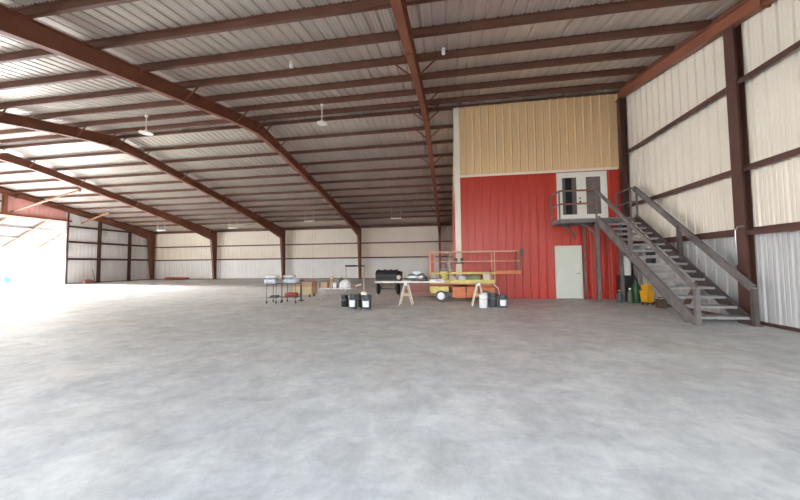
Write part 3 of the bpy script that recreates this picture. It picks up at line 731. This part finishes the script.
lump('white_rag',(-.30,10.77,PT),(.22,.22,.09),'rag','small crumpled pale rag at the right end of the plank','rag',None,12)
# rose coloured low chest
t,P=thing('storage_chest',(-.95,13.75,0),'low dusty rose steel chest behind the plank, between the smoker and lift','chest')
m=MB(); m.box((-1.05,-.25,.02),(.85,.25,.38)); P(m,'body',M['rose'],bev=.01)
m=MB(); m.box((-1.07,-.27,.38),(.87,.27,.62)); m.box((-1.08,-.28,.38),(.88,-.27,.42)); P(m,'lid',M['rose'],bev=.01)
m=MB(); m.box((-1.06,-.265,.22),(.86,-.25,.25)); P(m,'band',M['redp'])
# ------------------------------------------------------------------ platform lift
LXc=.95
t,P=thing('platform_lift',(LXc,12.2,0),'yellow and orange wheeled platform lift with guard rails before the red wall','lift')
x0,x1=-1.72,.66
m=MB(); m.box((x0+.45,-.34,.18),(x1-.05,.34,.34)); P(m,'chassis',M['dgrey'])
m=MB(); m.box((x0,-.38,.36),(x0+.70,.38,.56)); m.box((x0+.04,-.385,.30),(x0+.25,-.37,.36)); P(m,'end_cover',M['pyel'],bev=.015)
for (a,b) in ((x0+.84,x0+1.32),(x0+1.36,x0+1.78)):
    m=MB(); m.box((a,-.40,.14),(b,.36,.54)); m.box((a+.05,-.41,.20),(b-.05,-.40,.52)); P(m,'battery_box',M['orange'],bev=.02)
m=MB(); m.box((x0+1.82,-.36,.30),(x1,.36,.52)); P(m,'end_cover',M['orange'],bev=.015)
m=MB(); m.box((x0+1.85,-.37,.10),(x1-.45,.2,.30)); P(m,'motor',M['black'],bev=.02)
m=MB(); m.tube([(x1-.05,-.40,.62),(x1+.10,-.42,.5),(x1+.14,-.42,.25),(x1+.08,-.42,.06)],.02,8); P(m,'hose',M['rag'],sm=True)
for x in(x0+.42,x1-.35):
    for y in(-.37,.37):
        m=MB(); m.lathe([(.08,-.07),(.19,-.065),(.20,-.04),(.20,.04),(.19,.065),(.08,.07)],(x,y,.20),22,'Y'); w=P(m,'wheel',M['dgrey'],sm=True)
        m=MB(); s=-1 if y<0 else 1; m.lathe([(.02,s*.05),(.12,s*.071),(.14,s*.074),(.13,s*.085),(.05,s*.095),(.02,s*.095)],(x,y,.20),20,'Y'); P(m,'hub',M['wplas'],w,True)
# scissor arms folded
for k,(za,zb) in enumerate(((.56,.60),(.60,.56))):
    m=MB(); 
    for y in(-.28,.28): m.bar((x0+.1,y,za),(x1-.1,y,zb),.05,.05)
    P(m,'scissor_arm',M['orange'])
ZP=.68
m=MB(); m.box((x0,-.38,ZP-.05),(x1,.38,ZP)); P(m,'platform_deck',M['railo'])
m=MB(); m.box((x0,-.40,ZP),(x1,-.37,ZP+.12)); m.box((x0,.37,ZP),(x1,.40,ZP+.12)); P(m,'toe_board',M['pyel'])
for y in(-.385,.385):
    for z,mt in((ZP+.36,'pyel'),(ZP+.80,'railo'),(ZP+1.17,'railo')):
        m=MB(); m.bar((x0,y,z),(x1,y,z),.035,.035 if z>1.3 else .05); P(m,'guard_rail',M[mt])
    for x in(x0,x0+.75,x1):
        m=MB(); m.bar((x,y,ZP-.02),(x,y,ZP+1.17),.035,.035); P(m,'rail_post',M['railo'])
for x in (x0,): 
    m=MB(); m.box((x+.06,-.372,ZP+.40),(x+.18,-.352,ZP+1.12)); P(m,'gate',M['redp'])
    m=MB(); m.bar((x+.21,-.37,ZP),(x+.21,-.37,ZP+1.17),.03,.03); P(m,'rail_post',M['railo'])
# roll-out extension
m=MB(); m.box((x1,-.36,ZP+.33),(x1+.93,.36,ZP+.45)); P(m,'extension_deck',M['orange'])
for z in(ZP+.80,ZP+1.17):
    m=MB(); m.bar((x1,-.345,z),(x1+.93,-.345,z),.025,.025); m.bar((x1,.345,z),(x1+.93,.345,z),.025,.025); m.bar((x1+.93,-.35,z),(x1+.93,.35,z),.025,.025); P(m,'guard_rail',M['railo'])
for y in(-.345,.345):
    m=MB(); m.bar((x1+.91,y,ZP+.44),(x1+.91,y,ZP+1.17),.04,.04); P(m,'rail_post',M['brown'])
m=MB(); m.box((x1+.90,-.42,ZP+.95),(x1+1.02,-.36,ZP+1.25)); P(m,'control_box',M['brown'])
# loads on the platform
X=lambda x:LXc+x
ZD=ZP+.002
t,P=thing('yellow_tub',(X(x0+.56),12.1,ZD),'pale yellow tub on the left end of the lift platform','tub')
m=MB(); m.lathe([(.13,0),(.14,.01),(.16,.40),(.17,.41),(.17,.43),(.15,.43),(.12,.05)],n=22); P(m,'tub_body',M['pyel'],sm=True)
m=MB(); m.tube([(-.16,0,.40),(-.15,-.12,.5),(0,-.16,.53),(.15,-.12,.5),(.16,0,.40)],.008,6); P(m,'handle',M['steel'],sm=True)
lump('blue_bundle',(X(x0+1.20),12.1,ZD),(.30,.30,.26),'bluew','bluish grey bundle in the middle of the lift platform','bundle',None,21)
lump('olive_bundle',(X(x0+1.66),12.35,ZD),(.56,.36,.30),'olive','large olive green bundle on the lift platform','bundle',None,22)
lump('dark_bag',(X(x0+1.66),11.98,ZD),(.50,.14,.09),'black','flat black bag at the front edge of the lift platform','bag',None,23)
lump('tan_sack',(X(x1-.22),12.25,ZD),(.34,.36,.40),'rag','tan sack at the right end of the lift platform','sack',None,24)
t,P=thing('reel',(X(x0+.86),12.1,ZD),'small grey and white cable reel beside the yellow tub','reel')
m=MB(); m.lathe([(.03,-.08),(.12,-.08),(.12,-.065),(.05,-.06),(.05,.06),(.12,.065),(.12,.08),(.03,.08)],(0,0,.12),18,'Y'); P(m,'spool',M['rag'],sm=True)
m=MB(); m.lathe([(.05,-.055),(.09,-.05),(.09,.05),(.05,.055)],(0,0,.12),18,'Y'); P(m,'cable',M['green'],sm=True)
# twin flood lights on the office corner
t,P=thing('flood_light',(.30,YB-.06,1.42),'twin black flood lights on the pale corner trim of the red office','lamp')
m=MB(); m.box((-.10,-.03,-.02),(.22,0.0,.02)); P(m,'bracket',M['black'])
for x in(-.06,.18):
    m=MB(); m.box((x-.06,-.13,-.02),(x+.06,-.03,.20)); P(m,'lamp_head',M['black'],bev=.01)
# pails on the right
pail((1.02,10.22,0),.14,.42,'wplas','white pail in front of the orange lift',False,'pails in front of the lift')
pail((1.33,10.42,0),.15,.44,'dgrey','dark grey pail just right of the white pail',False,'pails in front of the lift')
pail((1.62,10.28,0),.15,.40,'dgrey','dark pail with white patch, rightmost in front of the lift',True,'pails in front of the lift')

# ------------------------------------------------------------------ far left oddments
t,P=thing('red_toolbox',(-31.5,22.75,0),'small reddish toolbox on the floor against the left wall','toolbox')
m=MB(); m.box((-.2,-.35,0),(.2,.35,.30)); P(m,'case',M['rose'],bev=.01)
m=MB(); m.tube([(0,-.15,.30),(0,-.13,.37),(0,.13,.37),(0,.15,.30)],.015,8); P(m,'handle',M['black'],sm=True)
t,P=thing('broom',(-31.72,23.45,0),'dark broom leaning upright on the left wall','broom')
m=MB(); m.tube([(0.05,0,.12),(-.14,-.12,1.25)],.02,8); P(m,'broom_handle',M['black'],sm=True)
m=MB(); m.box((-.02,-.16,0),(.12,.16,.14)); P(m,'bristles',M['dgrey'])
lump('red_tarp',(-28.2,28.4,0),(2.6,.7,.28),'redp','low heap of dark red tarp along the far wall near the left corner','tarp',None,31)
t,P=thing('blue_bin',(-41.5,23.3,-.06),'blue open tub standing outside beyond the hangar opening','bin')
m=MB(); m.lathe([(.22,0),(.24,.02),(.33,.55),(.30,.55),(.20,.05)],n=20); P(m,'tub_body',M['blue'],sm=True)
m=MB(); m.lathe([(.33,.53),(.38,.54),(.38,.66),(.33,.67),(.30,.60)],n=20); P(m,'rim',M['blue'],sm=True)

# downpipe by the ground floor door is the landing's rear post; nothing else there
# ------------------------------------------------------------------ world, sun
SKY0,SKY1=3.6,9.5
w=bpy.data.worlds.new('World'); SC.world=w; w.use_nodes=True
nt=w.node_tree; bg=nt.nodes['Background']
tc=nt.nodes.new('ShaderNodeTexCoord'); sp=nt.nodes.new('ShaderNodeSeparateXYZ'); rp=nt.nodes.new('ShaderNodeValToRGB')
nt.links.new(tc.outputs['Generated'],sp.inputs[0]); nt.links.new(sp.outputs['Z'],rp.inputs['Fac']); nt.links.new(rp.outputs['Color'],bg.inputs['Color'])
e=rp.color_ramp.elements; e[0].position=0; e[0].color=(1,.98,.95,1); e[1].position=.6; e[1].color=(.60,.78,1,1)
# brighter haze on the sun's side of the sky
dt=nt.nodes.new('ShaderNodeVectorMath'); dt.operation='DOT_PRODUCT'; dt.inputs[1].default_value=(-.95,.1,.25)
nt.links.new(tc.outputs['Generated'],dt.inputs[0])
mr=nt.nodes.new('ShaderNodeMapRange'); mr.inputs['From Min'].default_value=0; mr.inputs['From Max'].default_value=1; mr.inputs['To Min'].default_value=SKY0; mr.inputs['To Max'].default_value=SKY1
nt.links.new(dt.outputs['Value'],mr.inputs['Value']); nt.links.new(mr.outputs['Result'],bg.inputs['Strength'])
s=bpy.data.lights.new('sun','SUN'); s.energy=50; s.angle=.225; s.color=(1,.98,.95)
so=bpy.data.objects.new('sun',s); C.objects.link(so)
dv=Vector((.97,-.14,-.185)); so.rotation_euler=dv.to_track_quat('-Z','Y').to_euler()
# ------------------------------------------------------------------ camera
f,yaw,pitch,roll=310.93,.159,.0458,.0102
cy,sy,cp,sn,cr,sr=math.cos(yaw),math.sin(yaw),math.cos(pitch),math.sin(pitch),math.cos(roll),math.sin(roll)
r_=Vector((cy,sy,0)); d_=Vector((-sy,cy,0)); u_=Vector((0,0,1))
F=d_*cp+u_*sn; U=-d_*sn+u_*cp
R=r_*cr-U*sr; UP=r_*sr+U*cr
cam=bpy.data.cameras.new('camera'); co=bpy.data.objects.new('camera',cam); C.objects.link(co)
cam.sensor_width=36; cam.lens=f*36/800; cam.clip_start=.05; cam.clip_end=500
mw=Matrix((R,UP,-F)).transposed().to_4x4(); mw.translation=Vector((0,0,1.4)); co.matrix_world=mw
SC.camera=co
SC.view_settings.view_transform='Standard'; SC.view_settings.look='None'; SC.view_settings.gamma=1
SC.view_settings.use_curve_mapping=False
SC.view_settings.exposure=1.32
try:
    SC.cycles.max_bounces=8; SC.cycles.diffuse_bounces=6
except Exception: pass
